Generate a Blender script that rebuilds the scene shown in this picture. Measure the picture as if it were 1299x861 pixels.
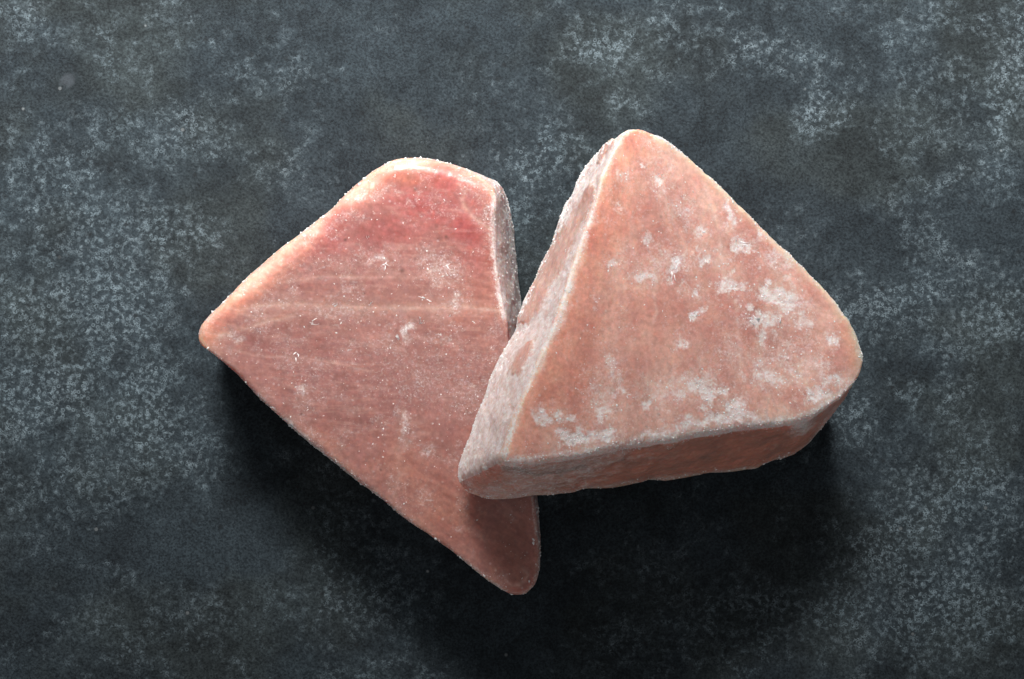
import bpy, math, random
import numpy as np

# ------------------------------------------------------------------ camera, light, exposure
scene = bpy.context.scene
for o in list(bpy.data.objects):
    bpy.data.objects.remove(o)
COL = scene.collection

PW, PH = 1299.0, 861.0
CAM_H = 0.90                    # camera height above the slate, metres
VIEW_W = 0.325                  # width of slate seen across the frame, metres

cam_data = bpy.data.cameras.new('camera')
cam_data.sensor_width = 36.0
cam_data.sensor_fit = 'HORIZONTAL'
cam_data.lens = 36.0 * CAM_H / VIEW_W
cam_data.clip_start = 0.01
cam_data.clip_end = 50.0
cam = bpy.data.objects.new('camera', cam_data)
cam.location = (0, 0, CAM_H)
cam.rotation_euler = (0, 0, 0)
COL.objects.link(cam)
scene.camera = cam

world = bpy.data.worlds.new('World')
scene.world = world
world.use_nodes = True
bg = world.node_tree.nodes['Background']
bg.inputs['Color'].default_value = (0.95, 0.97, 1.0, 1)
bg.inputs['Strength'].default_value = 0.15


def area_light(name, loc, aim, sx, sy, power, color, spread):
    d = bpy.data.lights.new(name, 'AREA')
    d.shape = 'RECTANGLE'
    d.size, d.size_y = sx, sy
    d.energy = power
    d.color = color
    d.spread = math.radians(spread)
    o = bpy.data.objects.new(name, d)
    o.location = loc
    from mathutils import Vector
    o.rotation_euler = (Vector(aim) - Vector(loc)).to_track_quat('-Z', 'Y').to_euler()
    COL.objects.link(o)
    return o


# one studio softbox with a grid, standing beyond the top edge of the picture
area_light('softbox', (-0.05, 0.75, 0.40), (0.0, 0.33, 0.0), 0.62, 0.46, 3.7, (1.0, 0.975, 0.945), 28)
# an added fill lamp low on the opposite side, giving the weak light on the walls that face away from the softbox
area_light('bounce_fill', (0.0, -0.75, 0.22), (0.0, 0.0, 0.02), 0.50, 0.22, 0.20, (1.0, 0.94, 0.88), 120)

scene.view_settings.view_transform = 'Standard'
scene.view_settings.look = 'None'
scene.view_settings.exposure = 0.0
scene.view_settings.gamma = 1.0
scene.render.engine = 'CYCLES'

# ------------------------------------------------------------------ helpers
rng = np.random.default_rng(7)
random.seed(7)


def px2w(px, py, z):
    """photo pixel -> world XY on the height z"""
    k = VIEW_W / PW * (CAM_H - z) / CAM_H
    return (np.asarray(px) - PW / 2) * k, (PH / 2 - np.asarray(py)) * k


def w2px(P):
    k = VIEW_W / PW * (CAM_H - P[:, 2]) / CAM_H
    return P[:, 0] / k + PW / 2, PH / 2 - P[:, 1] / k


def px2plane(px, py, z0, a, b):
    """photo pixel -> point on the plane z = z0 + a x + b y"""
    px = np.asarray(px, float); py = np.asarray(py, float)
    z = np.full(px.shape, z0)
    for _ in range(30):
        x, y = px2w(px, py, z)
        z = z0 + a * x + b * y
    return np.stack([x, y, z], -1)


def _hash(ix, iy, iz, seed):
    h = (ix.astype(np.int64) * 374761393 + iy.astype(np.int64) * 668265263
         + iz.astype(np.int64) * 2147483647 + seed * 974634777) & 0xFFFFFFFF
    h = ((h ^ (h >> 13)) * 1274126177) & 0xFFFFFFFF
    h = ((h ^ (h >> 16)) * 2246822519) & 0xFFFFFFFF
    return ((h ^ (h >> 15)) & 0xFFFFFF) / float(0xFFFFFF)


def vnoise(x, y, z, seed=0):
    x0, y0, z0 = np.floor(x), np.floor(y), np.floor(z)
    fx, fy, fz = x - x0, y - y0, z - z0
    fx = fx * fx * fx * (fx * (fx * 6 - 15) + 10)
    fy = fy * fy * fy * (fy * (fy * 6 - 15) + 10)
    fz = fz * fz * fz * (fz * (fz * 6 - 15) + 10)
    r = 0
    for dx in (0, 1):
        wx = fx if dx else 1 - fx
        for dy in (0, 1):
            wy = fy if dy else 1 - fy
            for dz in (0, 1):
                wz = fz if dz else 1 - fz
                r = r + wx * wy * wz * _hash(x0 + dx, y0 + dy, z0 + dz, seed)
    return r


def fbm(P, size, octaves=3, seed=0, gain=0.5, twist=False):
    """value noise 0..1 with features of about `size` metres"""
    x, y, z = P[:, 0] / size, P[:, 1] / size, P[:, 2] / size
    if not np.ptp(P[:, 2]) == 0 or twist:
        x, y, z = 0.80 * x - 0.52 * y + 0.30 * z, 0.50 * x + 0.854 * y + 0.15 * z, -0.334 * x + 0.03 * y + 0.942 * z
    t, amp, tot = 0, 1.0, 0
    for k in range(octaves):
        t = t + amp * vnoise(x + 17.3 * k, y - 9.1 * k, z + 4.7 * k, seed + k * 13)
        tot += amp
        amp *= gain
        x, y, z = (x * 1.62 - y * 1.22) , (x * 1.22 + y * 1.62), z * 2.03
    return t / tot


def sstep(a, b, v):
    t = np.clip((v - a) / (b - a), 0, 1)
    return t * t * (3 - 2 * t)


def lin(r, g, b):
    c = np.array([r, g, b]) / 255.0
    return np.where(c <= 0.04045, c / 12.92, ((c + 0.055) / 1.055) ** 2.4)


def blobs(X, Y, items, seed_pts=None):
    """max of soft elliptic spots (x, y, rx, ry, angle, strength)"""
    m = np.zeros_like(X)
    for (cx, cy, rx, ry, ang, st) in items:
        c, s = math.cos(math.radians(ang)), math.sin(math.radians(ang))
        dx, dy = X - cx, Y - cy
        u, v = (dx * c + dy * s) / rx, (-dx * s + dy * c) / ry
        m = np.maximum(m, st * np.exp(-(u * u + v * v) * 1.1))
    return m


def polyline_dist(X, Y, pts):
    d = np.full(X.shape, 1e9)
    for (x0, y0), (x1, y1) in zip(pts[:-1], pts[1:]):
        ux, uy = x1 - x0, y1 - y0
        L = ux * ux + uy * uy
        t = np.clip(((X - x0) * ux + (Y - y0) * uy) / L, 0, 1)
        d = np.minimum(d, np.hypot(X - x0 - t * ux, Y - y0 - t * uy))
    return d


def mesh_from(name, verts, faces_quads, smooth=True):
    """numpy verts (n,3) and list of index arrays (quads or tris)"""
    me = bpy.data.meshes.new(name)
    verts = np.ascontiguousarray(verts, dtype=np.float32)
    me.vertices.add(len(verts))
    me.vertices.foreach_set('co', verts.ravel())
    loops, starts, totals, n = [], [], [], 0
    for f in faces_quads:
        f = np.asarray(f, dtype=np.int32)
        k = f.shape[1]
        loops.append(f.ravel())
        starts.append(np.arange(len(f), dtype=np.int32) * k + n)
        totals.append(np.full(len(f), k, np.int32))
        n += f.size
    loops = np.concatenate(loops); starts = np.concatenate(starts)
    me.loops.add(len(loops)); me.loops.foreach_set('vertex_index', loops)
    me.polygons.add(len(starts)); me.polygons.foreach_set('loop_start', starts)
    me.polygons.foreach_set('loop_total', np.concatenate(totals))
    if smooth:
        me.polygons.foreach_set('use_smooth', np.ones(len(starts), bool))
    me.update(calc_edges=True)
    me.validate()
    return me


def add_attr(me, name, values):
    values = np.asarray(values, np.float32)
    if values.ndim == 1:
        a = me.attributes.new(name, 'FLOAT', 'POINT')
        a.data.foreach_set('value', values)
    else:
        a = me.attributes.new(name, 'FLOAT_COLOR', 'POINT')
        rgba = np.ones((len(values), 4), np.float32); rgba[:, :3] = values
        a.data.foreach_set('color', rgba.ravel())


def link(name, me, mat, parent=None, kind=None):
    o = bpy.data.objects.new(name, me)
    me.materials.append(mat)
    COL.objects.link(o)
    if parent is not None:
        o.parent = parent
        o.matrix_parent_inverse = parent.matrix_world.inverted()
    if kind:
        o['kind'] = kind
    return o


# ------------------------------------------------------------------ materials
class NT:
    def __init__(self, name):
        self.m = bpy.data.materials.new(name); self.m.use_nodes = True
        self.t = self.m.node_tree; self.b = self.t.nodes['Principled BSDF']

    def n(self, kind, **kw):
        nd = self.t.nodes.new(kind)
        for k, v in kw.items():
            if k in nd.bl_rna.properties and k not in nd.inputs:
                setattr(nd, k, v)
            else:
                nd.inputs[k].default_value = v
        return nd

    def l(self, a, b):
        self.t.links.new(a, b)

    def math(self, op, a, b=None, clamp=False):
        nd = self.t.nodes.new('ShaderNodeMath'); nd.operation = op; nd.use_clamp = clamp
        for i, v in enumerate((a, b)):
            if v is None: continue
            if isinstance(v, (int, float)): nd.inputs[i].default_value = v
            else: self.l(v, nd.inputs[i])
        return nd.outputs[0]

    def ramp(self, src, lo, hi):
        nd = self.t.nodes.new('ShaderNodeMapRange'); nd.interpolation_type = 'SMOOTHSTEP'
        nd.inputs['From Min'].default_value = lo; nd.inputs['From Max'].default_value = hi
        self.l(src, nd.inputs['Value'])
        return nd.outputs['Result']

    def mix(self, fac, a, b, blend='MIX'):
        nd = self.t.nodes.new('ShaderNodeMix'); nd.data_type = 'RGBA'; nd.blend_type = blend
        for sock, v in ((nd.inputs['Factor'], fac), (nd.inputs[6], a), (nd.inputs[7], b)):
            if isinstance(v, (int, float)): sock.default_value = v
            elif isinstance(v, (tuple, list, np.ndarray)): sock.default_value = (*v[:3], 1)
            else: self.l(v, sock)
        return nd.outputs[2]

    def noise(self, coord, scale, detail=3, rough=0.55, dist=0.0):
        nd = self.t.nodes.new('ShaderNodeTexNoise')
        nd.inputs['Scale'].default_value = scale; nd.inputs['Detail'].default_value = detail
        nd.inputs['Roughness'].default_value = rough; nd.inputs['Distortion'].default_value = dist
        self.l(coord, nd.inputs['Vector'])
        return nd.outputs['Fac']


def slate_material():
    g = NT('slate')
    co = g.n('ShaderNodeTexCoord').outputs['Object']
    pat = g.n('ShaderNodeAttribute', attribute_name='patina').outputs['Fac']
    warm = g.n('ShaderNodeAttribute', attribute_name='olive').outputs['Fac']
    spot = g.n('ShaderNodeAttribute', attribute_name='spot').outputs['Fac']
    # base: blue grey to olive grey, with tight grain
    base = g.mix(warm, (0.0195, 0.0270, 0.0325), (0.0208, 0.0270, 0.0292))
    grain = g.noise(co, 1500, 3, 0.65)
    gr = g.ramp(grain, 0.30, 0.72)
    base = g.mix(1.0, base, g.mix(gr, (0.45, 0.46, 0.48), (1.55, 1.54, 1.52)), 'MULTIPLY')
    tone = g.math('ADD', g.math('MULTIPLY', g.noise(co, 38, 5, 0.62, 0.4), 0.6), g.math('MULTIPLY', g.noise(co, 170, 4, 0.6), 0.4))
    base = g.mix(1.0, base, g.mix(g.ramp(tone, 0.34, 0.66), (0.72, 0.72, 0.73), (1.42, 1.43, 1.44)), 'MULTIPLY')
    # chalky specks: worm-like and ring-like flecks about a millimetre wide
    n1 = g.noise(co, 950, 2.5, 0.6, 0.9)
    worm = g.math('SUBTRACT', 1.0, g.math('MULTIPLY', g.math('ABSOLUTE', g.math('SUBTRACT', n1, 0.52)), 9.0), True)
    vo = g.n('ShaderNodeTexVoronoi', feature='F1'); vo.inputs['Scale'].default_value = 640
    g.l(co, vo.inputs['Vector'])
    ring = g.math('SUBTRACT', 1.0, g.math('MULTIPLY', g.math('ABSOLUTE', g.math('SUBTRACT', vo.outputs['Distance'], 0.30)), 7.0), True)
    sep = g.n('ShaderNodeSeparateColor'); g.l(vo.outputs['Color'], sep.inputs[0])
    ring = g.math('MULTIPLY', ring, g.ramp(sep.outputs[0], 0.45, 0.75))
    n2 = g.noise(co, 520, 3, 0.6)
    fleck = g.math('MAXIMUM', g.math('MULTIPLY', worm, g.ramp(n2, 0.42, 0.66)), g.math('MULTIPLY', ring, 0.60))
    thr = g.noise(co, 230, 3, 0.6)
    dens = g.ramp(g.math('ADD', pat, g.math('MULTIPLY', g.math('SUBTRACT', thr, 0.5), 1.1)), 0.12, 0.80)
    fleck = g.math('MULTIPLY', fleck, dens, True)
    tint = g.mix(g.noise(co, 60, 2), (0.25, 0.35, 0.41), (0.32, 0.39, 0.43))
    c = g.mix(g.math('MULTIPLY', fleck, 0.70), base, tint)
    c = g.mix(g.math('MULTIPLY', dens, 0.07), c, (0.13, 0.175, 0.205))
    # rare single bright and dark points
    v2 = g.n('ShaderNodeTexVoronoi', feature='F1'); v2.inputs['Scale'].default_value = 150
    g.l(co, v2.inputs['Vector'])
    s2 = g.n('ShaderNodeSeparateColor'); g.l(v2.outputs['Color'], s2.inputs[0])
    pt = g.math('MULTIPLY', g.ramp(v2.outputs['Distance'], 0.11, 0.05), g.ramp(s2.outputs[1], 0.90, 0.95))
    c = g.mix(g.math('MULTIPLY', pt, 0.5), c, (0.45, 0.50, 0.52))
    dk = g.math('MULTIPLY', g.ramp(v2.outputs['Distance'], 0.16, 0.06), g.ramp(s2.outputs[2], 0.86, 0.93))
    c = g.mix(g.math('MULTIPLY', dk, 0.6), c, (0.012, 0.014, 0.016))
    c = g.mix(g.math('MULTIPLY', spot, 0.5), c, (0.065, 0.075, 0.088))
    g.l(c, g.b.inputs['Base Color'])
    r = g.math('ADD', 0.58, g.math('MULTIPLY', gr, 0.22))
    g.l(r, g.b.inputs['Roughness'])
    g.b.inputs['Specular IOR Level'].default_value = 0.12
    bmp = g.n('ShaderNodeBump', Strength=0.55, Distance=0.0003)
    h = g.math('ADD', grain, g.math('MULTIPLY', fleck, 0.6))
    g.l(h, bmp.inputs['Height'])
    g.l(bmp.outputs[0], g.b.inputs['Normal'])
    return g.m


def flesh_material():
    g = NT('frozen_flesh')
    co = g.n('ShaderNodeTexCoord').outputs['Object']
    pig = g.n('ShaderNodeAttribute', attribute_name='pigment').outputs['Color']
    fr = g.n('ShaderNodeAttribute', attribute_name='frost').outputs['Fac']
    n1 = g.noise(co, 1500, 4, 0.7)
    n2 = g.noise(co, 420, 4, 0.6, 0.5)
    # frost breaks up into grains at its edges
    k = g.math('ADD', fr, g.math('MULTIPLY', g.math('SUBTRACT', n1, 0.5), 2.3))
    k = g.math('ADD', k, g.math('MULTIPLY', g.math('SUBTRACT', n2, 0.5), 0.8))
    mask = g.math('MULTIPLY', g.ramp(k, 0.12, 1.45), g.ramp(fr, 0.0, 0.12))
    # pin-point ice specks everywhere
    v = g.n('ShaderNodeTexVoronoi', feature='F1'); v.inputs['Scale'].default_value = 620
    g.l(co, v.inputs['Vector'])
    s = g.n('ShaderNodeSeparateColor'); g.l(v.outputs['Color'], s.inputs[0])
    speck = g.math('MULTIPLY', g.ramp(v.outputs['Distance'], 0.36, 0.12), g.ramp(s.outputs[0], 0.68, 0.95))
    speck = g.math('MULTIPLY', speck, g.ramp(g.noise(co, 90, 3), 0.34, 0.60))
    mott = g.noise(co, 700, 4, 0.7)
    c = g.mix(1.0, pig, g.mix(g.ramp(mott, 0.25, 0.75), (0.86, 0.84, 0.84), (1.11, 1.13, 1.13)), 'MULTIPLY')
    frost_c = g.mix(g.ramp(n2, 0.3, 0.7), (0.80, 0.74, 0.72), (0.93, 0.92, 0.92))
    allm = g.math('MAXIMUM', g.math('MULTIPLY', mask, 0.88), g.math('MULTIPLY', speck, 0.28), True)
    c = g.mix(allm, c, frost_c)
    g.l(c, g.b.inputs['Base Color'])
    b = g.b.inputs
    g.l(g.math('SUBTRACT', 0.92, g.math('MULTIPLY', allm, 0.75)), b['Subsurface Weight'])
    b['Subsurface Radius'].default_value = (1.0, 0.36, 0.22)
    b['Subsurface Scale'].default_value = 0.011
    g.l(g.math('ADD', 0.30, g.math('MULTIPLY', allm, 0.40)), b['Roughness'])
    b['Specular IOR Level'].default_value = 0.45
    bmp = g.n('ShaderNodeBump', Strength=0.2, Distance=0.0003)
    h = g.math('ADD', g.math('MULTIPLY', mott, 0.35), g.math('MULTIPLY', allm, g.math('ADD', 0.5, n1)))
    g.l(h, bmp.inputs['Height'])
    g.l(bmp.outputs[0], b['Normal'])
    return g.m


def ice_material(name, col, trans, rough):
    g = NT(name)
    co = g.n('ShaderNodeTexCoord').outputs['Object']
    n = g.noise(co, 900, 3)
    g.l(g.mix(n, tuple(x * 0.85 for x in col), col), g.b.inputs['Base Color'])
    g.b.inputs['Roughness'].default_value = rough
    g.b.inputs['Transmission Weight'].default_value = trans
    g.b.inputs['IOR'].default_value = 1.31
    bmp = g.n('ShaderNodeBump', Strength=0.4, Distance=0.0003)
    g.l(n, bmp.inputs['Height']); g.l(bmp.outputs[0], g.b.inputs['Normal'])
    return g.m


M_SLATE = slate_material()
M_FLESH = flesh_material()
M_ICE = ice_material('frost_ice', (0.95, 0.94, 0.94), 0.0, 0.45)
def film_material():
    g = NT('frost_film')
    co = g.n('ShaderNodeTexCoord').outputs['Object']
    fd = g.n('ShaderNodeAttribute', attribute_name='fade').outputs['Fac']
    n = g.noise(co, 1300, 4, 0.7)
    k = g.math('ADD', g.math('MULTIPLY', fd, 0.9), g.math('MULTIPLY', g.math('SUBTRACT', n, 0.5), 1.8))
    g.l(g.math('MULTIPLY', g.ramp(k, 0.25, 1.25), 0.8), g.b.inputs['Alpha'])
    g.b.inputs['Base Color'].default_value = (0.90, 0.87, 0.86, 1)
    g.b.inputs['Roughness'].default_value = 0.6
    return g.m


M_FILM = film_material()
M_CLEAR = ice_material('clear_ice', (0.90, 0.92, 0.94), 0.25, 0.25)

# ------------------------------------------------------------------ tabletop
def axis(half, fine, nf, nc):
    f = np.linspace(-fine, fine, nf)
    c = fine + (half - fine) * np.linspace(0, 1, nc + 1)[1:]
    return np.concatenate([-c[::-1], f, c])


def build_tabletop():
    xs = axis(0.75, 0.19, 340, 60)
    ys = axis(0.65, 0.14, 250, 60)
    gx, gy = np.meshgrid(xs, ys)
    P = np.stack([gx.ravel(), gy.ravel(), np.zeros(gx.size)], 1)
    X, Y = w2px(P)
    wob = np.stack([fbm(P, 0.02, 3, 5), fbm(P, 0.02, 3, 9)], 1) - 0.5
    Xw, Yw = X + wob[:, 0] * 90, Y + wob[:, 1] * 90
    inside = sstep(900, 650, np.abs(X - 650)) * sstep(700, 430, np.abs(Y - 430))
    # chalk-flecked areas of the slate
    hi = [(20, 20, 70, 45, 0, .75), (110, 60, 120, 60, -20, .55), (190, 170, 130, 60, 10, .55), (60, 260, 120, 80, 20, .72),
          (150, 320, 130, 120, 0, .75), (260, 200, 70, 60, 0, .5), (240, 290, 70, 60, 0, .7), (360, 200, 60, 70, 40, .55),
          (380, 110, 70, 40, 0, .45), (20, 420, 80, 60, 0, .5), (60, 520, 110, 90, 0, .8), (150, 560, 110, 70, 0, .85),
          (170, 500, 90, 40, -10, .8), (235, 560, 60, 60, 0, .6), (110, 610, 90, 60, 0, .75), (145, 715, 40, 35, 0, .7),
          (300, 780, 120, 60, 0, .45), (200, 800, 160, 70, 0, .45), (60, 660, 70, 60, 0, .4),
          (770, 65, 34, 34, 0, .85), (690, 200, 40, 30, 0, .5), (810, 135, 34, 18, 0, .5), (960, 65, 50, 28, 10, .7),
          (1015, 65, 40, 35, 0, .75), (1030, 120, 30, 14, 60, .7), (1030, 155, 40, 28, 20, .7), (1065, 150, 22, 14, 30, .7),
          (1180, 30, 90, 40, 0, .7), (1180, 100, 70, 50, 20, .55), (1270, 110, 34, 90, 0, .8), (1285, 20, 40, 50, 0, .8),
          (1200, 235, 50, 28, -30, .75), (1260, 190, 40, 40, 0, .5), (1160, 280, 60, 30, 0, .7), (1130, 380, 70, 60, 0, .75),
          (1200, 330, 90, 60, 0, .8), (1260, 400, 60, 90, 0, .75), (1200, 430, 80, 50, 0, .7), (1090, 560, 40, 60, -20, .55),
          (1230, 520, 40, 80, 0, .7), (1160, 520, 40, 22, 0, .6), (1150, 620, 80, 60, 30, .8), (1240, 600, 60, 90, 0, .8),
          (1140, 690, 100, 70, 0, 1.0), (1200, 760, 140, 80, -10, 1.05), (1060, 790, 90, 70, 0, .8), (960, 780, 110, 60, 0, .55),
          (860, 700, 70, 50, 0, .4), (1280, 700, 50, 90, 0, .6), (700, 250, 60, 60, 0, .25), (900, 40, 70, 50, 0, .35),
          (450, 740, 110, 70, 0, .3), (1190, 180, 60, 60, 0, .35)]
    lo = [(80, 85, 55, 30, 0, .45), (90, 120, 60, 30, 0, .45), (300, 245, 70, 30, 30, .55), (125, 495, 26, 22, 0, .5),
          (45, 570, 40, 24, 0, .4), (125, 580, 22, 18, 0, .35), (180, 680, 60, 40, 0, .5), (30, 730, 60, 50, 0, .5),
          (1180, 60, 40, 40, 0, .25), (1190, 205, 60, 40, 0, .25), (1080, 240, 110, 70, 30, .55), (1250, 300, 60, 30, 0, .5),
          (1180, 480, 40, 28, 0, .55), (1110, 590, 40, 40, 0, .5), (1190, 700, 60, 18, -10, .5), (1260, 470, 50, 30, 0, .35),
          (950, 200, 100, 90, 30, .5), (880, 70, 60, 24, 0, .4), (500, 110, 150, 100, 0, .5), (620, 60, 110, 70, 0, .4), (720, 130, 60, 40, 0, .3), (900, 150, 90, 60, 0, .3)]
    p = 0.56 * blobs(Xw, Yw, hi) - 0.5 * blobs(Xw, Yw, lo)
    p = np.clip(p, -0.3, 1)
    gen = sstep(0.40, 0.72, fbm(P, 0.045, 4, 21)) * 0.75
    p = p * inside + gen * (1 - 0.75 * inside)
    p = p + 0.35 * (fbm(P, 0.012, 3, 33) - 0.5) + 0.11
    ol = sstep(0.38, 0.66, fbm(P, 0.03, 4, 51))
    # one smooth grey blister spot in the slate
    spot = sstep(1.0, 0.75, np.hypot(X - 86, Y - 102) / (10 * (1 + 0.5 * (fbm(P, 0.002, 2, 3) - 0.5))))
    P[:, 2] += 0.00035 * (fbm(P, 0.012, 3, 71) - 0.5) - 0.00030
    ny, nx = gx.shape
    idx = np.arange(nx * ny).reshape(ny, nx)
    quads = np.stack([idx[:-1, :-1], idx[:-1, 1:], idx[1:, 1:], idx[1:, :-1]], -1).reshape(-1, 4)
    # skirt and underside: a real 20 mm slab
    loop = np.concatenate([idx[0, :-1], idx[:-1, -1], idx[-1, :0:-1], idx[:0:-1, 0]])
    low = P[loop].copy(); low[:, 2] = -0.02
    base = len(P)
    V = np.concatenate([P, low])
    m = len(loop); li = np.arange(m)
    skirt = np.stack([loop, base + li, base + (li + 1) % m, loop[(li + 1) % m]], -1)
    me = mesh_from('tabletop', V, [quads, skirt])
    pad = np.zeros(m)
    add_attr(me, 'patina', np.concatenate([p, pad])); add_attr(me, 'olive', np.concatenate([ol, pad]))
    add_attr(me, 'spot', np.concatenate([spot, pad]))
    o = link('tabletop', me, M_SLATE, None, 'structure')
    o['label'] = 'dark blue-grey slate tabletop with chalky flecks'
    o['category'] = 'tabletop'


build_tabletop()

# ------------------------------------------------------------------ frozen fish pieces
def resample(poly, n):
    poly = np.asarray(poly, float)
    d = np.r_[0, np.cumsum(np.linalg.norm(np.diff(np.r_[poly, poly[:1]], axis=0), axis=1))]
    t = np.linspace(0, d[-1], n, endpoint=False)
    pp = np.r_[poly, poly[:1]]
    return np.stack([np.interp(t, d, pp[:, k]) for k in range(poly.shape[1])], 1)


def smooth_closed(A, sig):
    if sig <= 0: return A
    k = np.arange(-int(3 * sig), int(3 * sig) + 1)
    w = np.exp(-0.5 * (k / sig) ** 2); w /= w.sum()
    out = np.zeros_like(A)
    for kk, ww in zip(k, w):
        out += ww * np.roll(A, kk, axis=0)
    return out


def polar_lookup(poly, center, ang):
    """radius of a closed star-shaped polygon at the angles"""
    d = poly[:, :2] - center
    a = np.arctan2(d[:, 1], d[:, 0]); r = np.hypot(d[:, 0], d[:, 1])
    o = np.argsort(a); a, r = a[o], r[o]
    a = np.r_[a[-1] - 2 * np.pi, a, a[0] + 2 * np.pi]; r = np.r_[r[-1], r, r[0]]
    return np.interp(ang, a, r)


def loft(T, B, ct, cb, r_top, r_bot, bulge, M1=150, Me=16, Mw=64, Mb=8, M2=14):
    """closed body: rings from the middle of the top face over the edge and wall to the underside"""
    def unit(v):
        return v / np.maximum(np.linalg.norm(v, axis=1, keepdims=True), 1e-9)
    a0 = T + unit(ct - T) * r_top[:, None]
    a1 = T + unit(B - T) * r_top[:, None]
    b0 = B + unit(T - B) * r_bot
    b1 = B + unit(cb - B) * r_bot
    rings, part = [], []
    for k in range(1, M1):
        s = (k / M1) ** 0.85
        rings.append(ct + (a0 - ct) * s); part.append(0)
    for k in range(Me + 1):
        t = k / Me
        rings.append((1 - t) ** 2 * a0 + 2 * t * (1 - t) * (T + 0.12 * (T - 0.5 * (a0 + a1))) + t * t * a1); part.append(1)
    out = unit((T - ct) * np.array([1, 1, 0]))
    for k in range(1, Mw):
        t = k / Mw
        rings.append(a1 + (b0 - a1) * t + out * (bulge * math.sin(math.pi * t))[:, None] if np.ndim(bulge) else
                     a1 + (b0 - a1) * t + out * (bulge * math.sin(math.pi * t))); part.append(2)
    for k in range(Mb + 1):
        t = k / Mb
        rings.append((1 - t) ** 2 * b0 + 2 * t * (1 - t) * B + t * t * b1); part.append(3)
    for k in range(1, M2):
        t = k / M2
        rings.append(b1 + (cb - b1) * t); part.append(4)
    R = np.stack(rings)                              # (rings, n, 3)
    return R, np.array(part)


def grid_normals(R):
    du = np.roll(R, -1, 1) - np.roll(R, 1, 1)
    dv = np.gradient(R, axis=0)
    N = np.cross(dv, du)
    N /= np.maximum(np.linalg.norm(N, axis=2, keepdims=True), 1e-12)
    return N


def close_mesh(name, R, ct, cb):
    nr, n, _ = R.shape
    V = np.concatenate([R.reshape(-1, 3), ct[None], cb[None]])
    idx = np.arange(nr * n).reshape(nr, n)
    nx = np.roll(idx, -1, 1)
    quads = np.stack([idx[:-1], idx[1:], nx[1:], nx[:-1]], -1).reshape(-1, 4)
    top = np.stack([np.full(n, nr * n), idx[0], nx[0]], -1)
    bot = np.stack([np.full(n, nr * n + 1), nx[-1], idx[-1]], -1)
    return mesh_from(name, V, [quads, top, bot])


def crystals(count, pos, nrm, weight, smin, smax, seed, lift=0.3):
    """little irregular ice grains seated on surface points"""
    r = np.random.default_rng(seed)
    w = weight / weight.sum()
    pick = r.choice(len(pos), count, p=w)
    P, N = pos[pick], nrm[pick]
    size = smin + (smax - smin) * r.random(count) ** 4.0
    oct_ = np.array([[1, 0, 0], [-1, 0, 0], [0, 1, 0], [0, -1, 0], [0, 0, 1], [0, 0, -1]], float)
    a = r.normal(size=(count, 3)); t1 = np.cross(N, a); t1 /= np.linalg.norm(t1, axis=1, keepdims=True)
    t2 = np.cross(N, t1)
    sc = np.stack([0.5 + r.random(count) * 0.8, 0.35 + r.random(count) * 0.5, 0.3 + r.random(count) * 0.4], 1) * size[:, None]
    loc = oct_[None] * (1 + 0.5 * (r.random((count, 6, 1)) - 0.5)) * sc[:, None, :]
    V = (P[:, None] + loc[..., :1] * t1[:, None] + loc[..., 1:2] * t2[:, None]
         + (loc[..., 2:] + (lift * sc[:, 2])[:, None, None]) * N[:, None])
    f = np.array([[0, 2, 4], [2, 1, 4], [1, 3, 4], [3, 0, 4], [2, 0, 5], [1, 2, 5], [3, 1, 5], [0, 3, 5]])
    F = (np.arange(count) * 6)[:, None, None] + f[None]
    return V.reshape(-1, 3), F.reshape(-1, 3)


def needle_cluster(p, nrm, size, seed, n=4):
    """a sprig of thin ice needles lying almost flat on the surface"""
    r = random.Random(seed)
    from mathutils import Vector
    N = Vector(nrm).normalized(); A = N.orthogonal().normalized(); B = N.cross(A)
    V, F = [], []
    heading = r.uniform(0, 6.28)
    root = Vector(p)
    for k in range(n):
        an = heading + r.uniform(-1.0, 1.0)
        d = (A * math.cos(an) + B * math.sin(an) + N * r.uniform(0.05, 0.3)).normalized()
        L = size * r.uniform(0.35, 0.8); wd = size * r.uniform(0.03, 0.06)
        s = N.cross(d).normalized()
        q = root + (A * r.uniform(-.2, .2) + B * r.uniform(-.2, .2)) * size
        mid = q + d * L * 0.55 + s * L * r.uniform(-0.12, 0.12)
        end = q + d * L + s * L * r.uniform(-0.3, 0.3)
        b = len(V)
        for c, w_ in ((q, wd), (mid, wd * 0.9), (end, wd * 0.35)):
            V += [c + s * w_, c + N * w_ * 1.1, c - s * w_, c - N * w_ * 0.6]
        for sgm in (0, 4):
            for j in range(4):
                F.append((b + sgm + j, b + sgm + (j + 1) % 4, b + sgm + 4 + (j + 1) % 4, b + sgm + 4 + j))
        F.append((b + 8, b + 9, b + 10, b + 11)); F.append((b + 3, b + 2, b + 1, b))
    return np.array([tuple(v) for v in V]), np.array(F)


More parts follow.
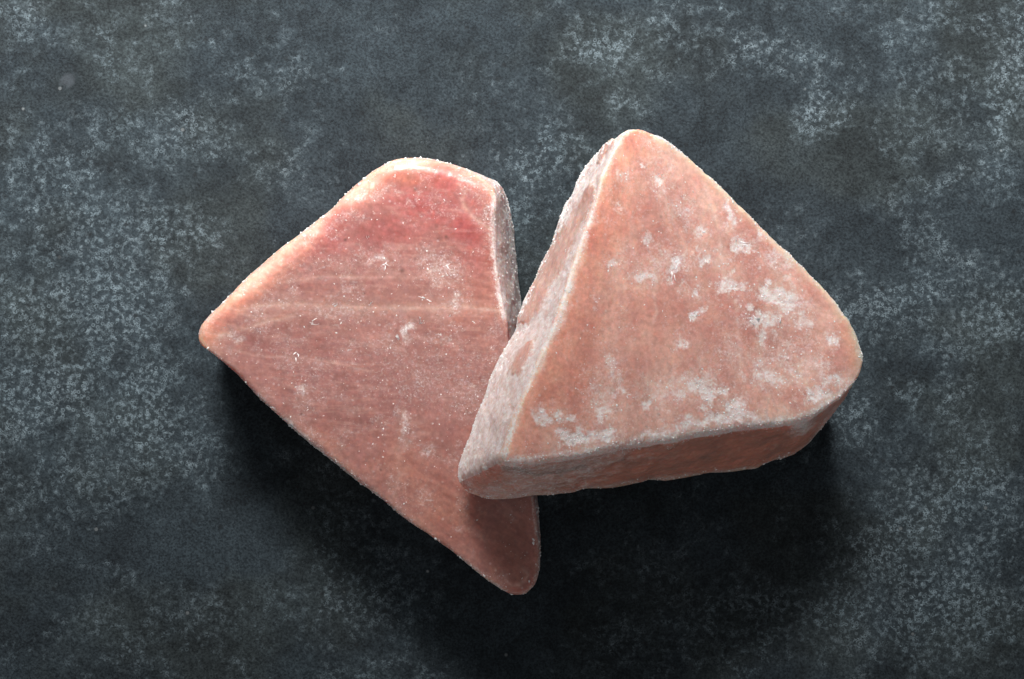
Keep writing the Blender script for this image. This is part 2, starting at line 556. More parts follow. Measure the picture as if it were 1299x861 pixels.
def flake(p, nrm, size, seed):
    """a low irregular crust of frost frozen on to the surface, its rim sunk into the flesh"""
    r = random.Random(seed)
    from mathutils import Vector
    N = Vector(nrm).normalized(); A = N.orthogonal().normalized(); B = N.cross(A)
    n, m = 20, 4
    an0 = r.uniform(0, 6.28); el = r.uniform(0.55, 0.95)
    c, s = math.cos(an0), math.sin(an0)
    out = [0.55 + 0.5 * r.random() for _ in range(n)]
    V = []
    for j in range(m):
        f = 1 - j / m
        for k in range(n):
            rr = size * 0.5 * f * (out[k] * f + (1 - f) * 0.8)
            u, v = math.cos(k / n * 6.2832), math.sin(k / n * 6.2832) * el
            h = -0.012 if j == 0 else 0.010 * (1 - f * f) + r.uniform(-0.004, 0.006)
            V.append(Vector(p) + A * rr * (u * c - v * s) + B * rr * (u * s + v * c) + N * size * h)
    V.append(Vector(p) + N * size * 0.012)
    F4, F3 = [], []
    for j in range(m - 1):
        for k in range(n):
            a, b = j * n + k, j * n + (k + 1) % n
            F4.append((a, b, b + n, a + n))
    for k in range(n):
        F3.append(((m - 1) * n + k, (m - 1) * n + (k + 1) % n, m * n))
    fade = np.r_[np.repeat(1 - (1 - np.arange(m) / m) ** 2, n), 1.0]
    return np.array([tuple(v) for v in V]), F4, F3, fade


def piece(name, label, T, B, ct, cb, r_top, r_bot, bulge, paint, base, grow, tone):
    R, part = loft(T, B, ct, cb, r_top, r_bot, bulge)
    nr, n, _ = R.shape
    N = grid_normals(R)
    Pn, Nn = R.reshape(-1, 3), N.reshape(-1, 3)
    prt = np.repeat(part, n)
    ringpos = np.repeat(np.arange(nr), n)
    X, Y = w2px(Pn)
    und = (fbm(Pn, 0.016, 3, 101) - 0.5) * 0.0013 + (fbm(Pn, 0.004, 3, 111) - 0.5) * 0.0003
    pig, frost, disp = paint(Pn, Nn, X, Y, prt)
    veil, vc, gain = tone
    pig = (pig * (1 - veil) + vc * veil) * gain
    fine = (fbm(Pn, 0.0009, 2, 131) - 0.5) * 0.00009
    lump = frost * (0.00006 + 0.00028 * np.clip(fbm(Pn, 0.0016, 3, 141) - 0.42, 0, 1))
    amt = und + fine + lump + disp
    amt = np.where(prt >= 3, np.minimum(amt, 0), amt)
    Q = Pn + Nn * amt[:, None]
    fade = np.clip(ringpos / 12.0, 0, 1)[:, None]
    Q = Pn + (Q - Pn) * fade
    R2 = Q.reshape(R.shape)
    N2 = grid_normals(R2).reshape(-1, 3)
    c_top = R2[0].mean(0)
    root = bpy.data.objects.new(name, None)
    root.empty_display_size = 0.02
    root.location = base
    root['label'] = label
    root['category'] = 'frozen fish'
    root['group'] = 'frozen fish pieces'
    COL.objects.link(root)
    bpy.context.view_layer.update()
    me = close_mesh('flesh', R2, c_top, cb)
    pig2 = np.concatenate([pig, pig[:1], pig[-1:]]); fr2 = np.concatenate([frost, frost[:1], frost[-1:]])
    add_attr(me, 'pigment', np.clip(pig2, 0, 1)); add_attr(me, 'frost', np.clip(fr2, 0, 1))
    link('flesh', me, M_FLESH, root)
    # rough area weight so that grains spread evenly over the surface
    dA = np.linalg.norm(np.cross(np.gradient(R2, axis=0), (np.roll(R2, -1, 1) - np.roll(R2, 1, 1)) / 2), axis=2).ravel()
    grow(root, Q, N2, X, Y, prt, frost, dA)
    return root


def stuff_part(name, root, sets, mat):
    V = np.concatenate([s[0] for s in sets]); F, off = [], 0
    for v, f in sets:
        F.append(f + off); off += len(v)
    me = mesh_from(name, V, [np.concatenate(F)], smooth=False)
    return link(name, me, mat, root, 'stuff')


def at_pixel(X, Y, prt, x, y, top_only=True):
    d = (X - x) ** 2 + (Y - y) ** 2 + np.where(prt <= (1 if top_only else 2), 0, 1e9)
    return int(np.argmin(d))


def small_parts(root, Q, N2, X, Y, prt, needles, flakes, seed):
    for i, (x, y, s) in enumerate(needles):
        k = at_pixel(X, Y, prt, x, y)
        V, F = needle_cluster(Q[k], N2[k], s * 0.00025, seed + i, random.Random(seed + i).randint(3, 6))
        link('ice_needles', mesh_from('ice_needles', V, [F], False), M_ICE, root)
    for i, (x, y, s) in enumerate(flakes):
        k = at_pixel(X, Y, prt, x, y)
        V, F4, F3, fade = flake(Q[k], N2[k], s * 0.00026, seed + 50 + i)
        me = mesh_from('frost_crust', V, [F4, F3], True)
        add_attr(me, 'fade', fade)
        link('frost_crust', me, M_FILM, root)


NSEG = 1500

# ---- the kite-shaped piece lying flat on the slate
ZA = 0.036
A_TOP = [(249, 428), (252, 414), (265, 398), (300, 361), (350, 317), (400, 279), (424, 259), (440, 241), (470, 215), (498, 199),
         (518, 196), (545, 198), (580, 207), (612, 222), (628, 236), (631, 250), (627, 278), (630, 325), (636, 373), (642, 401),
         (650, 460), (662, 540), (674, 610), (680, 650), (683, 690), (684, 720), (680, 742), (667, 755), (652, 756), (635, 748),
         (610, 731), (570, 698), (520, 663), (470, 623), (420, 584), (380, 552), (330, 506), (295, 469), (266, 446), (253, 437)]
A_RIGHT = [(618, 224), (630, 232), (640, 243), (646, 256), (649, 280), (654, 315), (656, 345), (660, 378), (664, 396), (660, 430), (663, 480), (668, 540),
           (676, 610), (681, 650), (684, 690), (683, 720)]


def build_flat_piece():
    cpx = (515, 450)
    cx, cy = px2w(*cpx, ZA)
    c = np.array([cx, cy])
    tx, ty = px2w(*np.array(A_TOP, float).T, ZA)
    t2 = smooth_closed(resample(np.stack([tx, ty], 1), NSEG), 5)
    # underside: straight below and slightly inside, but splayed out on the right wall
    inset = c + (t2 - c) * 0.965
    bx, by = px2w(*np.array(A_RIGHT, float).T, 0.001)
    br = resample(np.stack([bx, by], 1)[:], 400)[:]
    ang = np.arctan2(t2[:, 1] - c[1], t2[:, 0] - c[0])
    r_in = polar_lookup(inset, c, ang)
    right = np.stack([bx, by], 1)
    ra = np.arctan2(right[:, 1] - c[1], right[:, 0] - c[0]); rr = np.hypot(right[:, 0] - c[0], right[:, 1] - c[1])
    o = np.argsort(ra)
    r_right = np.interp(ang, ra[o], rr[o])
    sel = sstep(ra.min() - 0.05, ra.min() + 0.05, ang) * sstep(ra.max() + 0.02, ra.max() - 0.08, ang)
    r_b = smooth_closed(r_in * (1 - sel) + r_right * sel, 14)
    b2 = c + np.stack([np.cos(ang), np.sin(ang)], 1) * r_b[:, None]
    T = np.c_[t2, np.full(NSEG, ZA)]
    B = np.c_[b2, np.full(NSEG, 0.0003)]
    X, Y = w2px(T)
    # upper edges are softly rounded, the sawn lower-left and right edges are crisp
    soft = sstep(20, -60, (Y - 430) - (X - 250) * 0.0) * sstep(640, 600, X)
    low = sstep(440, 470, Y)
    r_top = smooth_closed(0.0016 + 0.0060 * soft + 0.0008 * low, 12)
    bulge = 0.0008 + 0.0022 * soft
    ct = np.array([cx, cy, ZA + 0.0006]); cb = np.array([cx * 0.96, cy * 0.96, 0.0003])

    def paint(P, N, X, Y, prt):
        n = len(P)
        wx = X + (fbm(P, 0.010, 3, 201) - 0.5) * 34
        wy = Y + (fbm(P, 0.010, 3, 211) - 0.5) * 34
        base = np.tile(lin(176, 121, 114), (n, 1))

        def over(col, m):
            m = np.clip(m, 0, 1)[:, None]
            base[:] = base * (1 - m) + col * m
        # peach-toned margin along the upper edges and the tips; light on the rounded shoulder is painted in
        edge = polyline_dist(wx, wy, [(249, 428), (265, 398), (350, 317), (424, 259), (498, 199), (545, 198), (612, 222), (640, 250)])
        over(lin(236, 172, 150), 0.85 * sstep(36, 6, edge))
        over(lin(248, 212, 190), 0.7 * sstep(16, 2, edge))
        over(lin(208, 132, 98), blobs(wx, wy, [(258, 425, 12, 22, 20, .75), (262, 412, 12, 16, 20, .6), (515, 228, 40, 9, 5, .7),
                                              (330, 370, 60, 10, -42, .35), (300, 385, 40, 10, -42, .4)]))
        # redder muscle high up, mauve in the middle, tan towards the lower tip
        over(lin(190, 84, 86), 1.15 * blobs(wx, wy, [(545, 258, 75, 28, 5, .8), (590, 290, 44, 26, 25, .85), (500, 290, 80, 26, -12, .5),
                                             (420, 300, 55, 22, -30, .55), (600, 320, 30, 40, 0, .5), (562, 232, 40, 14, 8, .7)]))
        over(lin(158, 92, 90), blobs(wx, wy, [(430, 470, 130, 44, 10, .6), (500, 500, 70, 40, 0, .55), (340, 450, 70, 24, 20, .55),
                                             (450, 350, 120, 30, -5, .35), (560, 480, 60, 40, 0, .35), (440, 540, 60, 24, 30, .4)]))
        over(lin(190, 122, 102), blobs(wx, wy, [(570, 640, 60, 70, -40, .75), (650, 700, 40, 60, 0, .8), (520, 600, 50, 40, 30, .6),
                                               (600, 380, 50, 34, 0, .5), (420, 570, 60, 16, 40, .5), (625, 350, 18, 60, 0, .5)]))
        over(lin(150, 82, 72), blobs(wx, wy, [(655, 690, 26, 50, -10, .5)]))
        # muscle fibres running across the cut, slightly bowed
        bow = Y + 0.00022 * (X - 560) ** 2 + (fbm(P, 0.03, 2, 221) - 0.5) * 40
        F = np.stack([X * 0.00025 * 0.14, bow * 0.00025, np.zeros(n)], 1)
        f1 = fbm(F, 0.0011, 3, 231, 0.6); f2 = fbm(F, 0.0040, 3, 241, 0.6); f3 = fbm(P, 0.0011, 3, 243, 0.6); f4 = fbm(P, 0.007, 3, 244)
        # below the seam the grain swings round to run down the tip
        F2 = np.stack([(X + Y) * 0.00025 * 0.12, (X * 0.62 - Y * 0.9) * 0.00025, np.zeros(n)], 1)
        g1 = fbm(F2, 0.0014, 3, 251, 0.6)
        down = sstep(520, 640, Y + 0.2 * (X - 500))
        fib = (1 - down) * (0.6 * f1 + 0.4 * f2) + down * g1
        base[:] *= (0.68 + 0.64 * fib)[:, None] ** np.array([0.75, 1.25, 1.2])
        base[:] *= (0.78 + 0.44 * fbm(P, 0.005, 4, 245, 0.6))[:, None] ** np.array([0.7, 1.3, 1.25])
        base[:] *= (0.74 + 0.52 * f3)[:, None]
        over(lin(198, 160, 150), 0.30 * sstep(0.60, 0.75, f1) * (1 - down))
        # pale sinew seams
        lines = [([(278, 424), (310, 419), (344, 408), (372, 402)], 2.0, .6),
                 ([(300, 393), (330, 388), (362, 387), (420, 388), (480, 389), (540, 390), (590, 389), (640, 394)], 2.4, .75),
                 ([(355, 358), (397, 352), (440, 350), (480, 351), (560, 353)], 1.8, .45),
                 ([(290, 440), (330, 452), (400, 456), (470, 470)], 1.5, .35),
                 ([(514, 520), (510, 545), (505, 575), (506, 600), (500, 630)], 2.2, .28),
                 ([(506, 580), (514, 566), (526, 556), (540, 551), (556, 550)], 1.6, .3),
                 ([(586, 252), (588, 263), (598, 274), (612, 283), (622, 290)], 1.8, .7),
                 ([(580, 232), (590, 245), (586, 256)], 1.6, .5),
                 ([(655, 742), (664, 738), (670, 728), (664, 722)], 1.4, .6),
                 ([(640, 735), (650, 742), (662, 740)], 1.2, .5)]
        sw = np.zeros(n); disp = np.zeros(n)
        for pts, w_, st in lines:
            d = polyline_dist(X + (wx - X) * 0.18, Y + (wy - Y) * 0.18, pts)
            m = 1.35 * st * (0.6 * np.exp(-(d / w_) ** 2) + 0.4 * np.exp(-(d / (3 * w_)) ** 2)) * (0.35 + 0.7 * f3) * (0.35 + 1.2 * f4)
            sw = np.maximum(sw, m)
        over(lin(226, 190, 176), sw)
        disp += 0.00012 * sw
        band = sstep(26, 2, np.abs(Y - 387 - (X - 500) * 0.01)) * sstep(300, 380, X) * sstep(640, 560, X)
        over(lin(205, 160, 148), 0.22 * band)
        # frost: cloudy spots, the sawn right wall, a thin rim on the crisp edges
        sp = [(472, 245, 16, 9, -25, .55), (452, 250, 14, 8, -35, .5), (490, 240, 9, 9, 0, .55), (505, 246, 9, 7, 0, .45), (520, 258, 6, 7, 0, .55),
              (533, 246, 9, 6, 0, .4), (390, 496, 12, 14, 0, .62), (400, 330, 9, 6, 0, .35), (480, 326, 26, 9, 5, .5),
              (560, 345, 28, 26, 0, .48), (572, 385, 10, 14, 20, .55), (519, 420, 8, 14, -10, .8), (540, 330, 20, 10, 0, .42),
              (300, 430, 14, 6, -20, .55), (290, 424, 10, 7, 0, .5), (420, 330, 60, 18, -10, .24), (540, 480, 80, 40, 0, .30),
              (516, 545, 10, 26, 8, .5), (600, 500, 40, 40, 0, .32), (545, 572, 14, 10, 0, .38), (536, 625, 30, 20, 0, .26),
              (618, 268, 10, 18, 0, .5), (600, 245, 26, 12, 30, .35), (440, 280, 20, 8, -35, .4), (560, 428, 40, 12, 0, .3),
              (430, 395, 60, 14, 0, .28), (470, 440, 60, 20, 10, .22), (400, 470, 60, 30, 0, .2)]
        fr = 1.1 * blobs(wx * 0.5 + X * 0.5 + (fbm(P, 0.0028, 3, 246) - 0.5) * 20, wy * 0.5 + Y * 0.5 + (fbm(P, 0.0028, 3, 247) - 0.5) * 20, sp)
        fr = np.maximum(fr, 0.26 * sstep(0.46, 0.70, fbm(P, 0.005, 4, 261)))
        over(lin(196, 166, 158), 0.55 * np.clip(fr, 0, 1))
        rightedge = polyline_dist(X, Y, [(631, 250), (627, 278), (630, 325), (636, 373), (642, 401)])
        fr = np.maximum(fr, 1.0 * np.exp(-(rightedge / 8.0) ** 2))
        fr = np.maximum(fr, 0.35 * sstep(16, 4, edge) * sstep(0.35, 0.6, fbm(P, 0.003, 3, 263)))
        ll = polyline_dist(X, Y, [(262, 444), (330, 506), (420, 584), (520, 663), (610, 731), (640, 750)])
        fr = np.maximum(fr, 0.85 * np.exp(-(ll / 5.0) ** 2) * (0.5 + fbm(P, 0.003, 2, 265)))
        lr = polyline_dist(X, Y, [(676, 630), (683, 690), (684, 722), (678, 744), (660, 756)])
        fr = np.maximum(fr, 0.6 * np.exp(-(lr / 4.0) ** 2))
        wall = (prt == 2) | (prt == 3)
        fr = np.where(wall, np.maximum(fr, 0.40 + 0.45 * (fbm(P, 0.004, 3, 267) - 0.3)), fr)
        rw = wall & (X > 600) & (Y < 430)
        mw = np.where(rw, 1.0, 0.0)
        base[:] = base * (1 - 0.75 * mw[:, None]) + 0.75 * mw[:, None] * lin(208, 186, 184)
        fr = fr * (0.75 + 0.5 * fbm(P, 0.0022, 3, 269))
        # a few dark pinpoints
        pts = [(438, 304, 2), (382, 525, 2), (483, 596, 1.5), (527, 240, 2.5), (510, 343, 3), (566, 300, 2), (462, 372, 1.5)]
        for (x, y, r_) in pts:
            over(lin(92, 50, 46), 0.75 * np.exp(-(((X - x) / r_) ** 2 + ((Y - y) / r_) ** 2)))
        disp += (fib - 0.5) * 0.00010 * (prt <= 1)
        disp += np.where(rw, (fbm(P, 0.0035, 3, 271) - 0.4) * 0.0007, 0)
        return base, fr, disp

    def grow(root, Q, N, X, Y, prt, frost, dA):
        top = (prt <= 1).astype(float)
        w1 = dA * top * (0.05 + frost ** 1.5)
        re = polyline_dist(X, Y, [(640, 246), (649, 280), (655, 330), (664, 396)])
        w2 = dA * ((prt == 2) & (X > 610) & (Y < 440)) * (0.3 + np.exp(-(re / 6) ** 2))
        ll = polyline_dist(X, Y, [(262, 444), (330, 506), (420, 584), (520, 663), (610, 731), (660, 756), (683, 720), (680, 640)])
        ul = polyline_dist(X, Y, [(265, 398), (350, 317), (424, 259), (498, 199), (545, 198), (612, 222), (640, 250)])
        w3 = dA * (prt <= 2) * (np.exp(-(ll / 5) ** 2) + 0.6 * np.exp(-(ul / 6) ** 2))
        stuff_part('frost_grains', root, [crystals(2200, Q, N, w1, 0.00009, 0.00055, 1),
                                          crystals(2000, Q, N, w2, 0.00012, 0.0006, 2),
                                          crystals(1300, Q, N, w3, 0.00015, 0.0012, 3)], M_ICE)
        small_parts(root, Q, N, X, Y, prt,
                    [(396, 408, 14), (424, 386, 12), (375, 450, 16), (538, 380, 18), (545, 384, 14), (508, 430, 18), (533, 408, 20),
                     (443, 444, 10), (506, 362, 12), (580, 372, 14), (572, 400, 14), (488, 335, 12), (565, 338, 12), (600, 410, 12),
                     (558, 425, 12), (466, 300, 9), (502, 222, 10), (330, 420, 9), (414, 428, 9), (625, 440, 10), (470, 385, 10)],
                    [(284, 416, 8), (281, 425, 5), (620, 517, 9), (481, 358, 8), (619, 668, 11), (640, 700, 7),
                     (520, 258, 9), (430, 250, 9), (414, 262, 9), (575, 382, 12), (600, 470, 7), (525, 586, 6), (636, 655, 6)], 300)

    bx0, by0 = cx, cy
    return piece('frozen_fish_piece', 'kite-shaped mauve-pink frozen fish piece with fine fibres lying flat, partly covered by the other piece',
                 T, B, ct, cb, r_top, 0.0015, bulge[:, None] if False else bulge.mean(), paint, (bx0, by0, 0.0), grow, (0.20, lin(184, 162, 156), np.array([0.96, 0.93, 0.92])))


build_flat_piece()

# ---- the thick wedge leaning on the edge of the flat one
B_SLOPE = (-0.335, -0.060)
B_Z0 = 0.0790
B_T = 0.040
B_TOP = [(800, 161), (815, 162), (832, 169), (852, 179), (878, 199), (910, 228), (950, 269), (1000, 317), (1040, 356), (1066, 386),
         (1080, 408), (1090, 432), (1097, 455), (1094, 472), (1084, 487), (1064, 506), (1030, 527), (1004, 536), (950, 541), (886, 552),
         (825, 561), (780, 568), (741, 578), (699, 583), (660, 590), (642, 588), (637, 578), (648, 538), (666, 497), (684, 454),
         (707, 401), (721, 351), (739, 298), (756, 253), (763, 222), (778, 190), (790, 166)]
# visible lower rim: down the left wall, then along the wall facing the viewer's side
B_RIM = [(788, 167), (772, 184), (740, 214), (724, 250), (700, 310), (677, 358), (653, 420), (641, 440), (614, 503), (596, 551),
         (579, 597), (581, 612), (590, 624), (618, 634), (675, 629), (741, 620), (820, 609), (895, 600), (960, 593), (990, 580),
         (1008, 575), (1031, 557), (1052, 528), (1062, 514)]


def build_leaning_piece():
    a, b = B_SLOPE
    nrm = np.array([-a, -b, 1.0]); nrm /= np.linalg.norm(nrm)
    t3 = px2plane(*np.array(B_TOP, float).T, B_Z0, a, b)
    T = smooth_closed(resample(t3, NSEG), 4)
    ct = px2plane([850], [400], B_Z0, a, b)[0]
    zb = B_Z0 - B_T * math.sqrt(1 + a * a + b * b)
    rim = px2plane(*np.array(B_RIM, float).T, zb, a, b)
    under = T - nrm * B_T
    cb = ct - nrm * B_T
    # plane coordinates of the piece
    e1 = np.array([1.0, 0, a]); e1 /= np.linalg.norm(e1)
    e2 = np.cross(nrm, e1)

    def uv(P):
        d = P - cb
        return np.stack([d @ e1, d @ e2], 1)
    tu = uv(under)
    ang = np.arctan2(tu[:, 1], tu[:, 0])
    r_in = np.hypot(tu[:, 0], tu[:, 1]) * 0.965
    ru = uv(rim)
    ra = np.unwrap(np.arctan2(ru[:, 1], ru[:, 0])); rr = np.hypot(ru[:, 0], ru[:, 1])
    if ra[0] > ra[-1]:
        ra, rr = ra[::-1], rr[::-1]
    am = np.mod(ang - ra[0] + 0.35, 2 * np.pi) + ra[0] - 0.35
    r_rim = np.interp(am, ra, rr)
    sel = sstep(ra[0] - 0.06, ra[0] + 0.02, am) * sstep(ra[-1] + 0.08, ra[-1] - 0.02, am)
    r_b = smooth_closed(r_in * (1 - sel) + r_rim * sel, 4)
    B = cb + np.cos(ang)[:, None] * r_b[:, None] * e1 + np.sin(ang)[:, None] * r_b[:, None] * e2
    lowz = B[:, 2].min()
    print('leaning piece lowest z', lowz, 'thickness', B_T)
    ex, ey = px2w(np.array([642, 662, 676]), np.array([401, 540, 620]), ZA)
    print('underside above flat piece edge', zb + a * ex + b * ey - ZA)
    X, Y = w2px(T)
    upper = sstep(0, 60, X - 790) * sstep(470, 420, Y)
    lowf = sstep(500, 540, Y)
    r_top = smooth_closed(0.0014 + 0.0012 * upper + 0.0012 * lowf + 0.0022 * np.exp(-(((X - 640) / 30) ** 2 + ((Y - 588) / 20) ** 2)), 10)

    def paint(P, N, X, Y, prt):
        n = len(P)
        wx = X + (fbm(P, 0.009, 3, 401) - 0.5) * 34
        wy = Y + (fbm(P, 0.009, 3, 411) - 0.5) * 34
        wn = fbm(P, 0.004, 3, 451)
        hx, hy = X + (wx - X) * 0.5, Y + (wy - Y) * 0.5
        base = np.tile(lin(212, 160, 146), (n, 1))

        def over(col, m):
            m = np.clip(m, 0, 1)[:, None]
            base[:] = base * (1 - m) + col * m
        ridge = [(800, 161), (778, 190), (763, 222), (756, 253), (739, 298), (721, 351), (707, 401), (684, 454), (666, 497), (648, 538), (637, 578)]
        dl = polyline_dist(hx, hy, ridge)
        over(lin(222, 158, 132), 0.75 * sstep(70, 12, dl))
        over(lin(238, 200, 176), 0.7 * sstep(14, 3, dl))  # warm glow along the left ridge, painted into the colour
        over(lin(204, 120, 98), 1.45 * blobs(wx, wy, [(770, 290, 34, 60, 15, .45), (730, 480, 30, 70, 10, .6), (745, 430, 40, 60, 10, .4), (700, 500, 20, 40, 10, .4),
                                               (800, 260, 30, 40, 0, .35), (815, 390, 60, 50, 0, .3), (790, 180, 20, 16, 0, .3)]))
        over(lin(182, 104, 92), 1.35 * blobs(wx, wy, [(850, 300, 40, 70, -20, .40), (905, 390, 40, 60, -10, .5), (945, 330, 18, 60, -10, .55), (950, 400, 26, 40, 0, .6),
                                               (1000, 420, 40, 24, 0, .35), (870, 400, 50, 34, 0, .3), (1015, 505, 24, 12, 0, .55), (1062, 440, 14, 30, 20, .4),
                                               (860, 470, 70, 20, 0, .25), (980, 440, 20, 30, 0, .5), (960, 290, 14, 50, -35, .4)]))
        over(lin(150, 84, 72), blobs(hx, hy, [(955, 392, 8, 8, 0, .5), (990, 432, 18, 12, 0, .3)]))
        # soft long grain fanning from the apex
        an = np.arctan2(Y - 60, X - 760); rd = np.hypot(X - 760, Y - 60)
        F = np.stack([an * 0.085 + (fbm(P, 0.02, 2, 421) - 0.5) * 0.006, rd * 0.00025 * 0.10, np.zeros(n)], 1)
        f1 = fbm(F, 0.0035, 4, 431, 0.55); f3 = fbm(P, 0.0012, 3, 433, 0.6); f5 = fbm(P, 0.006, 3, 434)
        base[:] *= (0.72 + 0.56 * f1)[:, None] ** np.array([0.7, 1.35, 1.35])
        base[:] *= (0.85 + 0.30 * f3)[:, None]
        base[:] *= (0.80 + 0.40 * f5)[:, None] ** np.array([0.5, 1.35, 1.3])
        # pale seams in the muscle
        disp = np.zeros(n)
        for pts, w_, st in [([(893, 230), (905, 262), (913, 300), (916, 330), (920, 360)], 3.0, .5),
                            ([(832, 350), (829, 370), (832, 395), (828, 410)], 2.2, .45),
                            ([(870, 215), (884, 240), (890, 262)], 3.0, .3), ([(930, 380), (936, 420), (940, 470)], 2.5, .3),
                            ([(990, 395), (992, 430), (985, 460)], 2.2, .3), ([(830, 345), (850, 330)], 2.0, .3)]:
            d = polyline_dist(X + (wx - X) * 0.2, Y + (wy - Y) * 0.2, pts)
            m = st * np.exp(-(d / w_) ** 2) * (0.4 + f3)
            over(lin(232, 200, 188), m)
            disp += 0.0001 * m
        # frost patches on the top face
        sp = [(820, 209, 5, 5, 0, 1), (837, 226, 13, 11, 0, .62), (822, 304, 8, 8, 0, .6), (778, 335, 12, 11, 0, .5), (817, 349, 12, 10, 0, .78),
              (753, 380, 10, 7, 0, .45), (856, 336, 10, 14, 20, .72), (891, 297, 9, 9, 0, .8), (881, 398, 13, 9, -20, .85), (878, 373, 12, 6, 0, .6),
              (897, 331, 9, 9, 0, .82), (926, 270, 8, 18, -15, .75), (937, 307, 13, 11, 0, .95), (927, 362, 13, 11, 0, .9), (858, 340, 12, 10, 0, .6),
              (973, 371, 15, 10, 0, 1.25), (996, 378, 22, 15, 20, .85), (1016, 400, 14, 16, 0, .6), (965, 405, 24, 12, 0, .85), (975, 398, 14, 8, 0, .8),
              (985, 330, 26, 16, 30, .5), (963, 300, 14, 10, 30, .5), (967, 428, 8, 16, 10, .75), (975, 480, 26, 20, 20, .62), (962, 466, 14, 16, 0, .5),
              (1057, 434, 8, 12, -10, .75), (1050, 482, 18, 13, 0, .6), (1040, 501, 16, 8, 20, .95), (1035, 495, 10, 6, 0, .8), (884, 486, 22, 18, 10, .78),
              (916, 492, 9, 9, 0, .85), (928, 512, 16, 12, 0, .9), (935, 526, 30, 8, -4, .85), (816, 516, 8, 8, 0, .85), (864, 434, 9, 9, 0, .55),
              (735, 553, 24, 8, 4, 1.3), (715, 549, 16, 8, 0, .95), (765, 552, 18, 8, 0, 1.0), (687, 527, 7, 15, -15, .85), (708, 528, 10, 8, 0, .6),
              (765, 522, 10, 12, 0, .7), (788, 497, 9, 6, 0, .6), (780, 470, 14, 24, 0, .42), (818, 515, 6, 10, 0, .8), (840, 235, 22, 16, 0, .35),
              (850, 330, 40, 30, 0, .35), (870, 270, 20, 30, -20, .38), (786, 260, 8, 10, 0, .4), (795, 225, 10, 10, 0, .45), (820, 180, 20, 10, 20, .35),
              (760, 500, 30, 40, 0, .36), (850, 500, 60, 30, 0, .35), (1000, 460, 50, 40, 0, .35), (930, 440, 40, 40, 0, .25), (900, 190, 30, 14, 35, .3),
              (895, 536, 60, 9, -6, .75), (840, 550, 40, 8, -4, .75), (985, 533, 40, 5, 0, .55), (1010, 440, 40, 20, 0, .3), (1040, 460, 16, 18, 0, .4)]
        jx = hx + (fbm(P, 0.0028, 3, 436) - 0.5) * 22; jy = hy + (fbm(P, 0.0028, 3, 437) - 0.5) * 22
        fr = 1.6 * blobs(jx, jy, sp)
        fr = np.maximum(fr, 0.24 * sstep(0.44, 0.70, fbm(P, 0.006, 4, 441)))
        zone = blobs(hx, hy, [(930, 320, 60, 80, -20, .9), (980, 400, 60, 50, 20, 1), (870, 350, 50, 40, 0, .8), (900, 500, 80, 36, -5, 1), (740, 535, 60, 28, 0, .9),
                              (1030, 480, 50, 40, 30, .9), (840, 220, 40, 40, 0, .6), (780, 490, 40, 40, 0, .6), (980, 480, 40, 40, 0, .8), (1000, 340, 50, 30, 40, .6)])
        pn = fbm(P, 0.0034, 4, 448, 0.62)
        fr = np.maximum(fr, zone * 1.05 * sstep(0.50, 0.70, pn))
        fr = np.maximum(fr, 0.30 * zone)
        fr = fr * (0.50 + 1.0 * fbm(P, 0.0020, 3, 443))
        # rims
        fr = np.maximum(fr, 0.95 * np.exp(-(dl / 8.0) ** 2) * (0.55 + 0.8 * fbm(P, 0.003, 3, 445)))
        lowrim = [(642, 588), (699, 583), (741, 578), (780, 568), (825, 561), (886, 552), (950, 541), (1004, 536), (1030, 527), (1064, 506), (1084, 487)]
        db = polyline_dist(X, Y, lowrim)
        fr = np.maximum(fr, 1.15 * np.exp(-(db / 9.0) ** 2) * (0.5 + 0.8 * fbm(P, 0.003, 3, 446)) * (prt <= 1))
        up = [(832, 169), (878, 199), (950, 269), (1040, 356), (1080, 408), (1097, 455)]
        du = polyline_dist(X, Y, up)
        over(lin(244, 220, 190), 0.65 * np.exp(-(du / 9.0) ** 2))  # lit look of the upper edge painted pale into its colour
        fr = np.maximum(fr, 0.45 * np.exp(-(du / 5.0) ** 2))
        over(lin(214, 140, 108), 0.6 * np.exp(-(polyline_dist(hx, hy, [(1072, 410), (1084, 440), (1086, 462)]) / 9) ** 2))
        # walls
        wall = (prt == 2) | (prt == 3)
        left = wall & (dl < 110) & (X < 800) & (polyline_dist(X, Y, B_RIM[:11]) < polyline_dist(X, Y, B_RIM[12:23]))
        lm = left.astype(float)
        base[:] = base * (1 - 0.85 * lm[:, None]) + 0.85 * lm[:, None] * lin(196, 148, 136)
        bare = np.maximum.reduce([sstep(1.25, 0.55, polyline_dist(hx + (wn - .5) * 16, hy - (wn - .5) * 16, q) / w_) for q, w_ in
                                  [([(752, 245), (738, 272), (722, 300)], 11), ([(722, 300), (704, 335), (684, 375), (668, 402)], 10),
                                   ([(708, 300), (690, 340), (676, 366)], 7), ([(672, 440), (656, 470)], 7), ([(776, 182), (760, 202)], 4)]])
        sk = fbm(np.stack([(X * 0.89 + Y * 0.45) * 0.00025, (-X * 0.45 + Y * 0.89) * 0.00025 * 0.12, np.zeros(n)], 1), 0.0012, 3, 452, 0.6)
        lf = 1.15 + 0.25 * (wn - 0.5) + 0.35 * (sk - 0.5)
        lf = lf * (1 - 0.82 * bare)
        fr = np.where(left, lf, fr)
        m = lm * bare
        base[:] = base * (1 - m[:, None]) + m[:, None] * lin(204, 158, 146) * (0.85 + 0.3 * f3)[:, None]
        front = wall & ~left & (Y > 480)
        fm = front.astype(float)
        base[:] = base * (1 - 0.9 * fm[:, None]) + 0.9 * fm[:, None] * lin(190, 106, 80) * (0.45 + 1.1 * fbm(P, 0.006, 4, 453))[:, None]  # brown front wall, its shade deepened in the pigment to offset the fill
        ff = 0.62 * sstep(820, 740, X + (Y - 590) * 1.6 + (wn - 0.5) * 120) + 0.05
